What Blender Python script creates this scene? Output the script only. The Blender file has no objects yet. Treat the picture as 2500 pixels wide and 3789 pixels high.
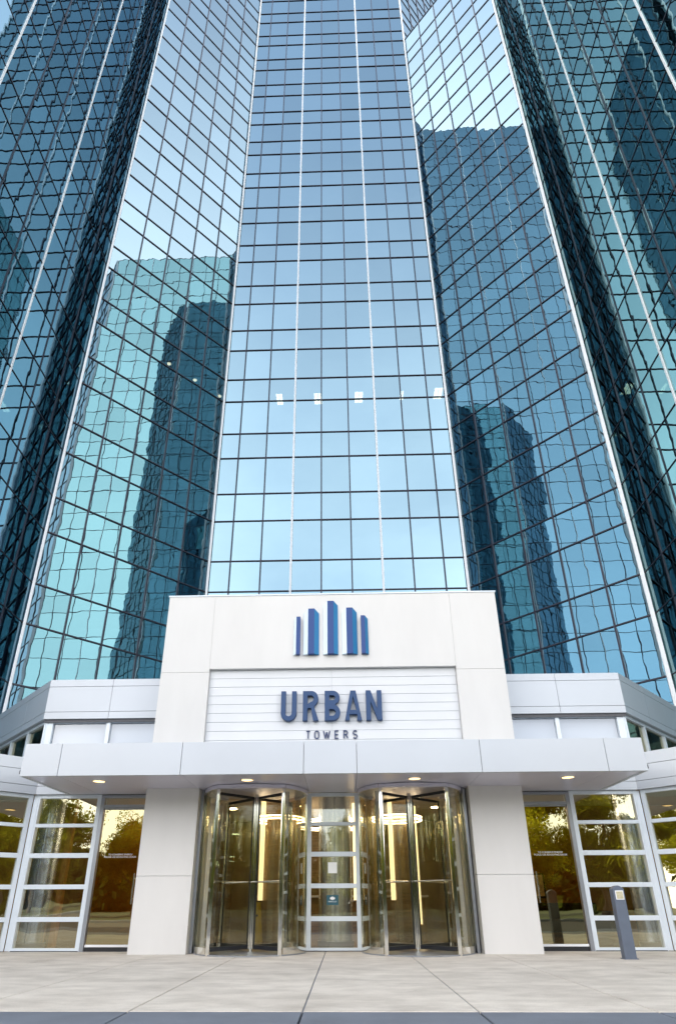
import bpy, math, random
from mathutils import Vector, Matrix
random.seed(7)
R_ = math.radians
S = bpy.context.scene
COL = S.collection

# ------------------------------------------------------------------ camera
CAMH = 0.857
FW = Vector((-0.0250544, 0.9095169, 0.4149111)); RT = Vector((0.9995755, 0.0289666, -0.0031376)); UP = Vector((0.0148722, -0.4146563, 0.9098565))
cam_d = bpy.data.cameras.new('camera'); cam = bpy.data.objects.new('camera', cam_d); COL.objects.link(cam)
cam.matrix_world = Matrix(((RT.x, UP.x, -FW.x, 0), (RT.y, UP.y, -FW.y, 0), (RT.z, UP.z, -FW.z, CAMH), (0, 0, 0, 1)))
cam_d.sensor_fit = 'VERTICAL'; cam_d.sensor_height = 36; cam_d.lens = 20.6356
cam_d.shift_x = 0.011447; cam_d.shift_y = 0.119594
cam_d.clip_start = 0.1; cam_d.clip_end = 6000
S.camera = cam

# ------------------------------------------------------------------ light
SUN_AZ = (-0.93, 0.36); SUN_EL = R_(42)
W = bpy.data.worlds.new('World'); S.world = W; W.use_nodes = True
wn = W.node_tree.nodes; wl = W.node_tree.links; wn.clear()
wo = wn.new('ShaderNodeOutputWorld'); bg = wn.new('ShaderNodeBackground'); sky = wn.new('ShaderNodeTexSky')
sky.sky_type = 'NISHITA'; sky.sun_disc = False; sky.sun_elevation = SUN_EL
sky.sun_rotation = math.atan2(SUN_AZ[0], SUN_AZ[1]) % (2 * math.pi)
sky.air_density = 1.0; sky.dust_density = 1.5; sky.ozone_density = 1.0
bg.inputs[1].default_value = 0.15
tc = wn.new('ShaderNodeTexCoord'); mp = wn.new('ShaderNodeMapping'); mp.inputs['Scale'].default_value = (1, 1, 2.2)
nz = wn.new('ShaderNodeTexNoise'); nz.inputs['Scale'].default_value = 2.2; nz.inputs['Detail'].default_value = 6; nz.inputs['Roughness'].default_value = 0.55
cr = wn.new('ShaderNodeValToRGB'); cr.color_ramp.elements[0].position = 0.3; cr.color_ramp.elements[0].color = (0.30,) * 3 + (1,)
cr.color_ramp.elements[1].position = 0.8; cr.color_ramp.elements[1].color = (0.50,) * 3 + (1,)
mx = wn.new('ShaderNodeMix'); mx.data_type = 'RGBA'; mx.inputs['B'].default_value = (12.2, 11.6, 11.0, 1)
wl.new(tc.outputs['Generated'], mp.inputs[0]); wl.new(mp.outputs[0], nz.inputs['Vector']); wl.new(nz.outputs['Fac'], cr.inputs[0])
sz = wn.new('ShaderNodeSeparateXYZ'); wl.new(tc.outputs['Generated'], sz.inputs[0])
mr = wn.new('ShaderNodeMapRange'); mr.inputs['From Min'].default_value = 0.55; mr.inputs['From Max'].default_value = 0.97; mr.inputs['To Min'].default_value = 1.0; mr.inputs['To Max'].default_value = 0.22; wl.new(sz.outputs[2], mr.inputs['Value'])
ml = wn.new('ShaderNodeMath'); ml.operation = 'MULTIPLY'; wl.new(cr.outputs[0], ml.inputs[0]); wl.new(mr.outputs[0], ml.inputs[1])
ab = wn.new('ShaderNodeFloatCurve'); ab.inputs['Factor'].default_value = 1
cvp = ab.mapping.curves[0]; cvp.points[0].location = (0, 0.62); cvp.points[1].location = (1, 0.36)
for p_ in ((0.2, 0.55), (0.45, 0.08), (0.55, 0.08), (0.8, 0.34)): cvp.points.new(*p_)
ab.mapping.update(); xm = wn.new('ShaderNodeMapRange'); xm.inputs['From Min'].default_value = -1; wl.new(sz.outputs[0], xm.inputs['Value']); wl.new(xm.outputs[0], ab.inputs['Value'])
sm = wn.new('ShaderNodeMapRange'); sm.inputs['From Min'].default_value = 0.08; sm.inputs['From Max'].default_value = 0.62; sm.inputs['To Min'].default_value = 0.0; sm.inputs['To Max'].default_value = 0.55; wl.new(ab.outputs[0], sm.inputs['Value'])
ad_ = wn.new('ShaderNodeMath'); ad_.operation = 'ADD'; ad_.use_clamp = True; wl.new(ml.outputs[0], ad_.inputs[0]); wl.new(sm.outputs[0], ad_.inputs[1])
wl.new(ad_.outputs[0], mx.inputs['Factor']); wl.new(sky.outputs[0], mx.inputs['A']); wl.new(mx.outputs['Result'], bg.inputs[0]); wl.new(bg.outputs[0], wo.inputs[0])
sd = bpy.data.lights.new('sun', 'SUN'); sun = bpy.data.objects.new('sun', sd); COL.objects.link(sun)
sd.energy = 5.0; sd.angle = R_(0.5); sd.color = (1, 0.94, 0.84)
sv = Vector((SUN_AZ[0] * math.cos(SUN_EL), SUN_AZ[1] * math.cos(SUN_EL), math.sin(SUN_EL) * math.hypot(*SUN_AZ)))
sun.rotation_euler = sv.to_track_quat('Z', 'Y').to_euler(); sun.location = (-60, 20, 60)
S.view_settings.view_transform = 'Standard'; S.view_settings.look = 'None'; S.view_settings.gamma = 1; S.view_settings.exposure = 1.62
S.cycles.max_bounces = 14; S.cycles.glossy_bounces = 10; S.cycles.transparent_max_bounces = 24; S.cycles.diffuse_bounces = 4
S.cycles.caustics_reflective = True; S.cycles.sample_clamp_indirect = 4.0

# ------------------------------------------------------------------ helpers
def new_mat(name):
    m = bpy.data.materials.new(name); m.use_nodes = True
    n = m.node_tree.nodes; n.clear(); o = n.new('ShaderNodeOutputMaterial')
    return m, n, m.node_tree.links, o

def pbr(name, col, rough=0.5, metal=0.0, var=0.0, vscale=3.0, bump=0.0, bscale=60.0, coat=0.0, emit=None, es=0.0, stretch=(1, 1, 1)):
    m, n, l, o = new_mat(name); b = n.new('ShaderNodeBsdfPrincipled'); l.new(b.outputs[0], o.inputs[0])
    b.inputs['Base Color'].default_value = (*col, 1); b.inputs['Roughness'].default_value = rough; b.inputs['Metallic'].default_value = metal
    b.inputs['Coat Weight'].default_value = coat
    t = n.new('ShaderNodeTexCoord'); mpn = n.new('ShaderNodeMapping'); mpn.inputs['Scale'].default_value = stretch; l.new(t.outputs['Object'], mpn.inputs[0])
    if var > 0:
        z = n.new('ShaderNodeTexNoise'); z.inputs['Scale'].default_value = vscale; z.inputs['Detail'].default_value = 7; z.inputs['Roughness'].default_value = 0.6
        r = n.new('ShaderNodeValToRGB'); r.color_ramp.elements[0].position = 0.3; r.color_ramp.elements[1].position = 0.7
        r.color_ramp.elements[0].color = (*[c * (1 - var) for c in col], 1); r.color_ramp.elements[1].color = (*[min(1, c * (1 + var)) for c in col], 1)
        l.new(mpn.outputs[0], z.inputs['Vector']); l.new(z.outputs['Fac'], r.inputs[0]); l.new(r.outputs[0], b.inputs['Base Color'])
    if bump > 0:
        z = n.new('ShaderNodeTexNoise'); z.inputs['Scale'].default_value = bscale; z.inputs['Detail'].default_value = 4
        bn = n.new('ShaderNodeBump'); bn.inputs['Strength'].default_value = bump; bn.inputs['Distance'].default_value = 0.01
        l.new(mpn.outputs[0], z.inputs['Vector']); l.new(z.outputs['Fac'], bn.inputs['Height']); l.new(bn.outputs[0], b.inputs['Normal'])
    if emit:
        b.inputs['Emission Color'].default_value = (*emit, 1); b.inputs['Emission Strength'].default_value = es
    return m

def mirror_glass(name, tint, see, ior, wave=0.0007, pillow=0.0010, wscale=0.9):
    """coated glass: reflects strongly, lets a little tinted light through; slightly wavy, each pane a little pillowed"""
    m, n, l, o = new_mat(name)
    g = n.new('ShaderNodeBsdfGlossy'); g.inputs['Color'].default_value = (*tint, 1); g.inputs['Roughness'].default_value = 0.0
    t = n.new('ShaderNodeBsdfTransparent'); t.inputs['Color'].default_value = (*see, 1)
    f = n.new('ShaderNodeFresnel'); gg = n.new('ShaderNodeNewGeometry'); mi = n.new('ShaderNodeMapRange')
    mi.inputs['To Min'].default_value = ior; mi.inputs['To Max'].default_value = 1 / ior; l.new(gg.outputs['Backfacing'], mi.inputs['Value']); l.new(mi.outputs[0], f.inputs['IOR'])
    mix = n.new('ShaderNodeMixShader'); l.new(f.outputs[0], mix.inputs[0]); l.new(t.outputs[0], mix.inputs[1]); l.new(g.outputs[0], mix.inputs[2]); l.new(mix.outputs[0], o.inputs[0])
    tc = n.new('ShaderNodeTexCoord'); z = n.new('ShaderNodeTexNoise'); z.inputs['Scale'].default_value = wscale; z.inputs['Detail'].default_value = 1.5
    at = n.new('ShaderNodeAttribute'); at.attribute_name = 'rnd'
    ad = n.new('ShaderNodeVectorMath'); ad.operation = 'MULTIPLY_ADD'; ad.inputs[1].default_value = (1, 1, 1)
    sc = n.new('ShaderNodeVectorMath'); sc.operation = 'SCALE'; sc.inputs['Scale'].default_value = 3.0; cmb = n.new('ShaderNodeCombineXYZ')
    l.new(at.outputs['Fac'], cmb.inputs[0]); l.new(at.outputs['Fac'], cmb.inputs[2]); l.new(cmb.outputs[0], sc.inputs[0])
    l.new(tc.outputs['Object'], ad.inputs[0]); l.new(sc.outputs[0], ad.inputs[2]); l.new(ad.outputs[0], z.inputs['Vector'])
    uv = n.new('ShaderNodeUVMap'); uv.uv_map = 'UVMap'; sx = n.new('ShaderNodeSeparateXYZ'); l.new(uv.outputs[0], sx.inputs[0])
    def M(op, a, b):
        q = n.new('ShaderNodeMath'); q.operation = op
        for i, s in enumerate((a, b)):
            if isinstance(s, (int, float)): q.inputs[i].default_value = s
            else: l.new(s, q.inputs[i])
        return q.outputs[0]
    pu = M('MULTIPLY', sx.outputs[0], M('SUBTRACT', 1.0, sx.outputs[0])); pv = M('MULTIPLY', sx.outputs[1], M('SUBTRACT', 1.0, sx.outputs[1]))
    pil = M('MULTIPLY', M('MULTIPLY', pu, pv), M('MULTIPLY', M('SUBTRACT', at.outputs['Fac'], 0.35), 16 * pillow * 1.6))
    h = M('ADD', M('MULTIPLY', z.outputs['Fac'], wave * 10), pil)
    bn = n.new('ShaderNodeBump'); bn.inputs['Strength'].default_value = 1.0; bn.inputs['Distance'].default_value = 1.0; l.new(h, bn.inputs['Height'])
    l.new(bn.outputs[0], g.inputs['Normal'])
    w1 = n.new('ShaderNodeTexWhiteNoise'); w1.noise_dimensions = '1D'; l.new(at.outputs['Fac'], w1.inputs['W'])
    mr_ = n.new('ShaderNodeMapRange'); mr_.inputs['To Min'].default_value = 0.86; mr_.inputs['To Max'].default_value = 1.0; l.new(w1.outputs['Value'], mr_.inputs['Value'])
    vm = n.new('ShaderNodeVectorMath'); vm.operation = 'SCALE'; vm.inputs[0].default_value = tint; l.new(mr_.outputs[0], vm.inputs['Scale']); l.new(vm.outputs[0], g.inputs['Color'])
    return m

class MB:
    def __init__(s): s.v = []; s.f = []; s.uv = None; s.rnd = None; s.sm = False
    def box(s, x0, x1, y0, y1, z0, z1):
        b = len(s.v); s.v += [(x, y, z) for z in (z0, z1) for x, y in ((x0, y0), (x1, y0), (x1, y1), (x0, y1))]
        s.f += [tuple(b + i for i in q) for q in ((3, 2, 1, 0), (4, 5, 6, 7), (0, 1, 5, 4), (1, 2, 6, 5), (2, 3, 7, 6), (3, 0, 4, 7))]; return s
    def wall(s, a, b, n0, n1, z0, z1):
        """box along plan segment a->b, n0..n1 measured outward (to the right of a->b ... (dy,-dx))"""
        dx, dy = b[0] - a[0], b[1] - a[1]; L = math.hypot(dx, dy); n = (dy / L, -dx / L)
        c = [(a[0] + n[0] * n1, a[1] + n[1] * n1), (b[0] + n[0] * n1, b[1] + n[1] * n1), (b[0] + n[0] * n0, b[1] + n[1] * n0), (a[0] + n[0] * n0, a[1] + n[1] * n0)]
        k = len(s.v); s.v += [(x, y, z) for z in (z0, z1) for x, y in c]
        s.f += [tuple(k + i for i in q) for q in ((3, 2, 1, 0), (4, 5, 6, 7), (0, 1, 5, 4), (1, 2, 6, 5), (2, 3, 7, 6), (3, 0, 4, 7))]; return s
    def prism(s, pts, z0, z1):
        k = len(s.v); n = len(pts); s.v += [(x, y, z0) for x, y in pts] + [(x, y, z1) for x, y in pts]
        s.f += [tuple(k + i for i in range(n))[::-1], tuple(k + n + i for i in range(n))] + [(k + i, k + (i + 1) % n, k + n + (i + 1) % n, k + n + i) for i in range(n)]; return s
    def tube(s, pts, r, seg=10, closed=False):
        pts = [Vector(p) for p in pts]; N = len(pts); k = len(s.v); rr = r if isinstance(r, (list, tuple)) else [r] * N; s.sm = True
        for i, p in enumerate(pts):
            t = (pts[(i + 1) % N] - pts[i - 1]) if closed else (pts[min(i + 1, N - 1)] - pts[max(i - 1, 0)])
            t.normalize(); a = Vector((0, 0, 1)) if abs(t.z) < 0.9 else Vector((1, 0, 0)); u = t.cross(a).normalized(); w = t.cross(u)
            for j in range(seg):
                q = 2 * math.pi * j / seg; s.v.append(tuple(p + (u * math.cos(q) + w * math.sin(q)) * rr[i]))
        for i in range(N if closed else N - 1):
            for j in range(seg):
                i2 = (i + 1) % N; s.f.append((k + i * seg + j, k + i * seg + (j + 1) % seg, k + i2 * seg + (j + 1) % seg, k + i2 * seg + j))
        if not closed: s.f += [tuple(k + j for j in range(seg)), tuple(k + (N - 1) * seg + j for j in range(seg))[::-1]]
        return s
    def cyl(s, x, y, r, z0, z1, seg=32): return s.tube([(x, y, z0), (x, y, z1)], r, seg)
    def arcwall(s, cx, cy, r0, r1, a0, a1, z0, z1, n=16):
        o = [(cx + r1 * math.cos(a0 + (a1 - a0) * i / n), cy + r1 * math.sin(a0 + (a1 - a0) * i / n)) for i in range(n + 1)]
        q = [(cx + r0 * math.cos(a0 + (a1 - a0) * i / n), cy + r0 * math.sin(a0 + (a1 - a0) * i / n)) for i in range(n + 1)]
        k = len(s.v); m = n + 1
        for z in (z0, z1): s.v += [(x, y, z) for x, y in o] + [(x, y, z) for x, y in q]
        for i in range(n):
            a, b, c, d = k + i, k + i + 1, k + m + i, k + m + i + 1; T = 2 * m
            s.f += [(a, b, b + T, a + T), (d, c, c + T, d + T), (a + T, b + T, d + T, c + T), (b, a, c, d)]
        s.f += [(k, k + 2 * m, k + 3 * m, k + m), (k + n, k + m + n, k + 3 * m + n, k + 2 * m + n)]; return s
    def quad(s, a, b, c, d, uv=((0, 0), (1, 0), (1, 1), (0, 1)), rnd=0.5):
        k = len(s.v); s.v += [a, b, c, d]; s.f.append((k, k + 1, k + 2, k + 3))
        if s.uv is None: s.uv = []; s.rnd = []
        s.uv += list(uv); s.rnd.append(rnd); return s
    def build(s, name, mat, root=None, smooth=None, bevel=0.0, parent=None, label=None, kind=None):
        org = root.location if root is not None else Vector((0, 0, 0))
        me = bpy.data.meshes.new(name); me.from_pydata([tuple(Vector(v) - org) for v in s.v], [], s.f); me.materials.append(mat)
        if s.uv:
            u = me.uv_layers.new(name='UVMap')
            for i, c in enumerate(s.uv): u.data[i].uv = c
            at = me.attributes.new('rnd', 'FLOAT', 'FACE')
            for i, c in enumerate(s.rnd): at.data[i].value = c
        me.validate()
        o = bpy.data.objects.new(name, me); COL.objects.link(o)
        if parent is not None: o.parent = parent
        elif root is not None: o.parent = root
        if s.sm if smooth is None else smooth: shade(me)
        if bevel: m = o.modifiers.new('edge', 'BEVEL'); m.width = bevel; m.segments = 2; m.limit_method = 'ANGLE'
        if label: o['label'] = label
        if kind: o['kind'] = kind
        return o

def shade(me, ang=40):
    me.polygons.foreach_set('use_smooth', [True] * len(me.polygons))
    try: me.set_sharp_from_angle(angle=R_(ang))
    except Exception: pass

def thing(name, label, cat, loc=(0, 0, 0), group=None):
    o = bpy.data.objects.new(name, None); COL.objects.link(o); o.location = loc; o.empty_display_size = 0.3
    o['label'] = label; o['category'] = cat
    if group: o['group'] = group
    return o
def tag(o, label, cat, group=None):
    o['label'] = label; o['category'] = cat
    if group: o['group'] = group
    return o
def struct(o): o['kind'] = 'structure'; return o

# ------------------------------------------------------------------ materials
MG = [mirror_glass(nm_, tn_, (0.09, 0.11, 0.12), 4.8, wave=0.00030, pillow=0.0006) for nm_, tn_ in
      (('coated_blue_glass', (0.60, 0.89, 1.01)), ('pale_coated_blue_glass', (0.64, 0.90, 1.04)), ('sky_toned_green_glass', (0.62, 0.955, 0.99)), ('sky_toned_deep_blue_glass', (0.47, 0.78, 0.98)))]  # side-wall glass tints also carry the differing sky each wall reflects
M_white = pbr('white_paint', (0.63, 0.645, 0.665), 0.45, var=0.03, vscale=1.2, bump=0.03, bscale=90)
M_cream = pbr('portal_panel_paint', (0.625, 0.615, 0.60), 0.55, var=0.035, vscale=1.4, stretch=(1, 1, 0.25), bump=0.05, bscale=120)
M_panel = pbr('aluminium_composite_panel', (0.47, 0.50, 0.54), 0.33, metal=0.15, var=0.03, vscale=0.7, bump=0.015, bscale=40)
M_soffit = pbr('soffit_panel', (0.58, 0.57, 0.66), 0.3, metal=0.25, var=0.05, vscale=1.0)
M_frame = pbr('white_window_frame', (0.66, 0.72, 0.78), 0.35, metal=0.1, var=0.03, vscale=2)
M_trim = pbr('white_trim', (0.82, 0.83, 0.86), 0.35, var=0.05, vscale=1.5)
M_dark = pbr('dark_bronze_mullion', (0.028, 0.026, 0.042), 0.4, metal=0.4, var=0.25, vscale=2)
M_grey = pbr('grey_aluminium', (0.34, 0.36, 0.40), 0.3, metal=0.6, var=0.06)
M_chrome = pbr('polished_steel', (0.78, 0.76, 0.70), 0.09, metal=1.0, bump=0.02, bscale=8)
M_black = pbr('black_rubber', (0.015, 0.016, 0.02), 0.4)
M_slab = pbr('office_ceiling_tile', (0.35, 0.36, 0.36), 0.8)
M_back = pbr('backing_joint', (0.12, 0.12, 0.13), 0.8)
M_roofg = pbr('roof_gravel', (0.3, 0.3, 0.29), 0.9, var=0.2, vscale=20)
M_door = mirror_glass('amber_door_glass', (1.0, 0.93, 0.55), (0.66, 0.42, 0.12), 3.8, wave=0.0003, pillow=0.0003)
M_lob = mirror_glass('bronze_lobby_glass', (1.0, 0.95, 0.66), (0.80, 0.84, 0.86), 3.7, wave=0.00045, pillow=0.0006, wscale=1.3)
M_clr = mirror_glass('clear_lobby_glass', (0.98, 1.0, 0.90), (0.90, 0.88, 0.78), 2.6, wave=0.0002, pillow=0.0)
M_cler = mirror_glass('pale_reflective_glass', (0.90, 0.94, 1.0), (0.80, 0.83, 0.86), 2.3, wave=0.0003, pillow=0.0004)
M_blind = pbr('white_roller_blind', (0.55, 0.57, 0.60), 0.8)
M_sign = pbr('navy_sign_paint', (0.007, 0.045, 0.14), 0.5)
M_sign_d = pbr('dark_navy_sign_paint', (0.025, 0.045, 0.13), 0.35)
M_b1 = pbr('royal_blue_enamel', (0.006, 0.045, 0.20), 0.5); M_b2 = pbr('teal_blue_enamel', (0.006, 0.16, 0.36), 0.5); M_b3 = pbr('ice_blue_enamel', (0.74, 0.86, 0.93), 0.4)
M_silver = pbr('brushed_silver_column', (0.80, 0.87, 0.96), 0.27, metal=0.85, var=0.08, vscale=2)
M_wood = pbr('dark_grained_wood', (0.22, 0.14, 0.06), 0.35, var=0.45, vscale=3, stretch=(0.6, 0.6, 9))
M_tan = pbr('tan_wall_panelling', (0.24, 0.185, 0.11), 0.4, var=0.35, vscale=1.5, stretch=(1, 1, 0.3))
M_amber = pbr('amber_painted_wall', (0.36, 0.185, 0.035), 0.6, var=0.1)
M_orange = pbr('orange_wood_post', (0.55, 0.24, 0.04), 0.4, var=0.2, stretch=(1, 1, 0.2), vscale=8)
M_floor = pbr('polished_lobby_floor', (0.30, 0.25, 0.19), 0.12, var=0.15, vscale=1.2)
M_ceil = pbr('lobby_ceiling', (0.55, 0.47, 0.36), 0.8)
M_led = pbr('warm_led', (1, 0.9, 0.7), 0.5, emit=(1.0, 0.78, 0.50), es=6)
M_fill = pbr('warm_fill_glow', (1, 0.9, 0.7), 0.5, emit=(1.0, 0.74, 0.42), es=24)
M_strip = pbr('warm_light_strip', (1, 0.85, 0.5), 0.5, emit=(1.0, 0.80, 0.48), es=0.75)
M_lens = pbr('downlight_lens', (1, 0.9, 0.7), 0.4, emit=(1.0, 0.66, 0.28), es=0.8)
M_officey = pbr('yellow_office_light', (1, 0.9, 0.6), 0.4, emit=(1.0, 0.70, 0.22), es=8)
M_office = pbr('office_light_panel', (1, 0.95, 0.8), 0.4, emit=(1.0, 0.84, 0.56), es=4.5)
M_yel = pbr('yellow_plastic', (0.72, 0.52, 0.02), 0.4)
M_sofa = pbr('charcoal_fabric', (0.03, 0.03, 0.035), 0.85, bump=0.2)
M_boll = pbr('slate_blue_metal_paint', (0.10, 0.122, 0.165), 0.42, var=0.08, vscale=6, bump=0.04)
M_lamp = pbr('frosted_bollard_lens', (0.50, 0.46, 0.32), 0.25, var=0.12, vscale=30)
M_teal = pbr('teal_vinyl', (0.012, 0.085, 0.12), 0.4)
M_vinyl = pbr('white_vinyl', (0.82, 0.83, 0.83), 0.5)
M_leaf = None

# ------------------------------------------------------------------ ground
def pavement_mat():
    m, n, l, o = new_mat('broom_finished_concrete'); b = n.new('ShaderNodeBsdfPrincipled'); l.new(b.outputs[0], o.inputs[0]); b.inputs['Roughness'].default_value = 0.75
    t = n.new('ShaderNodeTexCoord')
    def noise(sc, st, d=6):
        mpn = n.new('ShaderNodeMapping'); mpn.inputs['Scale'].default_value = st; l.new(t.outputs['Object'], mpn.inputs[0])
        z = n.new('ShaderNodeTexNoise'); z.inputs['Scale'].default_value = sc; z.inputs['Detail'].default_value = d; z.inputs['Roughness'].default_value = 0.62; l.new(mpn.outputs[0], z.inputs['Vector']); return z.outputs['Fac']
    def ramp(f, p0, c0, p1, c1):
        r = n.new('ShaderNodeValToRGB'); r.color_ramp.elements[0].position = p0; r.color_ramp.elements[1].position = p1; r.color_ramp.elements[0].color = (*c0, 1); r.color_ramp.elements[1].color = (*c1, 1); l.new(f, r.inputs[0]); return r.outputs[0]
    def mul(a, c):
        q = n.new('ShaderNodeMix'); q.data_type = 'RGBA'; q.blend_type = 'MULTIPLY'; q.inputs['Factor'].default_value = 1; l.new(a, q.inputs['A']); l.new(c, q.inputs['B']); return q.outputs['Result']
    base = ramp(noise(0.8, (0.8, 1.1, 1)), 0.3, (0.54, 0.495, 0.435), 0.72, (0.70, 0.65, 0.575))
    st = ramp(noise(2.2, (0.8, 1.3, 1), 8), 0.33, (0.76, 0.75, 0.74), 0.6, (1, 1, 1))
    fine = ramp(noise(70, (1, 1, 1), 3), 0.3, (0.88, 0.88, 0.88), 0.7, (1.06, 1.06, 1.06))
    sp = ramp(noise(9, (1, 1, 1), 3), 0.69, (1, 1, 1), 0.76, (0.70, 0.69, 0.68))
    l.new(mul(mul(mul(base, st), fine), sp), b.inputs['Base Color'])
    bn = n.new('ShaderNodeBump'); bn.inputs['Strength'].default_value = 0.25; bn.inputs['Distance'].default_value = 0.004; l.new(noise(120, (1, 0.3, 1), 3), bn.inputs['Height']); l.new(bn.outputs[0], b.inputs['Normal'])
    return m
M_pave = pavement_mat()
M_shade_conc = pbr('shade_toned_concrete', (0.135, 0.155, 0.19), 0.7, var=0.14, vscale=1.6, bump=0.2, bscale=80)
M_road = pbr('asphalt', (0.05, 0.05, 0.053), 0.85, var=0.25, vscale=12, bump=0.3, bscale=150)
M_grass = pbr('mown_grass', (0.022, 0.032, 0.009), 0.9, var=0.35, vscale=6, bump=0.5, bscale=60)
joints = [-12.52 + 1.516 * i for i in range(17)]
joints = [x for x in joints]
g = MB().box(-900, 900, -900, 900, -0.6, -0.16); struct(g.build('ground', M_grass))
# pavement laid as slabs with real 9 mm joints
pv = MB(); xs = [-30] + [round(-0.38 + 1.513 * k, 3) for k in range(-9, 10)] + [30]
for i in range(len(xs) - 1):
    pv.box(xs[i] + 0.007, xs[i + 1] - 0.007, 5.955, 26, -0.13, 0.0)
struct(pv.build('pavement', M_pave, bevel=0.006))
jb = MB().box(-30, 30, 5.96, 26, -0.15, -0.009); struct(jb.build('pavement_joint_filler', M_shade_conc))
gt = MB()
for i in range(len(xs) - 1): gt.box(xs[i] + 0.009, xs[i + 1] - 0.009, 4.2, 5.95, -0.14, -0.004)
struct(gt.build('painted_shade_strip', M_shade_conc, bevel=0.006))  # blue-grey colour stands in for shade lying across the pavement edge
struct(MB().box(-400, 400, -12, 4.19, -0.17, -0.13).build('road', M_road))
struct(MB().box(-400, 400, -12.4, -12.01, -0.2, 0.0).build('kerb', M_shade_conc, bevel=0.02))
struct(MB().box(-400, 400, -60, -12.41, -0.2, -0.03).build('lawn', M_grass))

# ------------------------------------------------------------------ the glass tower
Z0, RA, RB = 13.672 + CAMH, 1.7228, 2.3955
def zr(n): return Z0 + (n // 2) * (RA + RB) + (n % 2) * RA
YB = 24.861; XA, XB = -6.494, 6.166
PL = (-11.886, 19.470); PR = (11.471, 19.556)
tower = thing('glass_tower', 'tall blue mirror-glass office tower with angled wings, rising behind the white entrance', 'building', (0, 24.86, 0))
def proj(p):
    d = Vector(p) - Vector((0, 0, CAMH)); z = d.dot(FW)
    if z < 0.2: return None
    return (1206.63 + 2171.9 * d.dot(RT) / z, 2347.64 - 2171.9 * d.dot(UP) / z)
panes = []   # (area, quad, rnd)
def facet(a, b, cols, r0, r1, white=(), edge=(True, True), grid_w=0.064, tiltmm=3.2, zbot=None, seen=True, mi=1):
    """curtain wall from plan point a to b (left to right seen from outside)"""
    dx, dy = b[0] - a[0], b[1] - a[1]; L = math.hypot(dx, dy); ux, uy = dx / L, dy / L; nx, ny = uy, -ux
    zs = [zr(k) for k in range(r0, r1 + 1)]
    if zbot is not None: zs = [zbot] + zs
    def P(s_, n_, z_): return (a[0] + ux * s_ + nx * n_, a[1] + uy * s_ + ny * n_, z_)
    for i in range(len(cols) - 1):
        for j in range(len(zs) - 1):
            c0, c1, z0, z1 = cols[i], cols[i + 1], zs[j], zs[j + 1]
            ta, tb, t0 = [random.gauss(0, tiltmm / 1000) for _ in range(3)]; t0 *= 0.2
            ta = max(-0.012, min(0.012, ta)); tb = max(-0.012, min(0.012, tb))
            q = [P(c0, t0 - ta / 2 - tb / 2, z0), P(c1, t0 + ta / 2 - tb / 2, z0), P(c1, t0 + ta / 2 + tb / 2, z1), P(c0, t0 - ta / 2 + tb / 2, z1)]
            w = 0
            if seen:
                pp = [proj(v) for v in q]
                if all(pp) and all(0 <= u <= 2500 and 0 <= v <= 3789 for u, v in pp):
                    w = abs(sum(pp[k][0] * pp[(k + 1) % 4][1] - pp[(k + 1) % 4][0] * pp[k][1] for k in range(4))) / 2
                    my = sum(v for _, v in pp) / 4
                    if my > (2190 if ny < -0.99 else 2470) or (abs(nx) > 0.9 and my > 2150): w = 0
            panes.append((w, q, random.random(), mi))
    m = MB(); sd_ = abs(nx) > 0.9; d = 0.028 if sd_ else 0.05; zh = 0.021 if sd_ else 0.027; grid_w = 0.048 if sd_ else grid_w
    for i, c in enumerate(cols):
        if (i == 0 or i == len(cols) - 1): continue
        h_ = grid_w / 2
        if i in white:
            wb = MB(); wb.wall(P(c - (0.030 if sd_ else 0.052), 0, 0)[:2], P(c + (0.030 if sd_ else 0.052), 0, 0)[:2], 0.0, d + 0.02, zs[0], zs[-1] + 0.1).build('mullion', M_trim, tower, label='white vertical mullion')
        else: m.wall(P(c - h_, 0, 0)[:2], P(c + h_, 0, 0)[:2], -0.02, d, zs[0], zs[-1])
    for z in zs: m.wall(P(0.03, 0, 0)[:2], P(L - 0.03, 0, 0)[:2], -0.02, d - 0.006, z - zh, z + zh)
    m.build('mullion_grid', M_dark, tower)
    return zs[-1]
cC = [0, 1.08, 2.58, 4.08, 5.58, 7.08, 8.58, 10.08, 11.58, 12.66]
cF = [0, 1.52, 3.03, 4.55, 6.06, 7.57]
def cside(L0): 
    c = [0, 1.36]; 
    while c[-1] + 1.52 < L0 - 0.9: c.append(c[-1] + 1.52)
    return c + [L0]
YE = 6.4; Ls = 19.51 - YE
TOPL, TOPR, TOPC = 38, 26, 46
Lc = cside(Ls)
facet((XA, YB), (XB, YB), cC, -6, TOPC, white=(3, 6), tiltmm=3, mi=0)
facet(PL, (XA, YB), [7.63 - c * 7.63 / 7.57 for c in cF[::-1]], -6, TOPL)
facet((XB, YB), PR, cF[:-1] + [7.50], -6, TOPR)
facet((PL[0], YE), PL, [Ls - c for c in Lc[::-1]], -6, TOPL, white=[len(Lc) - 1 - k for k in (3, 6)], mi=3)
facet(PR, (PR[0], YE), Lc, -6, TOPR, white=(3, 6), mi=2)
facet((-17.25, YE - 5.36), (PL[0], YE), cF, -6, TOPL, seen=False)
facet((PR[0], YE), (16.83, YE - 5.36), cF, -6, TOPR, seen=False)
facet((XB, YB), (11.52, 30.21), cF, TOPR, TOPC)
facet((-11.85, 30.21), (XA, YB), cF, TOPL, TOPC, seen=False)
facet((16.83, YE - 5.36), (26.0, YE - 5.36), [0, 1.53, 3.06, 4.59, 6.12, 7.65, 9.17], -6, TOPR, white=(3,), seen=False)
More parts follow.
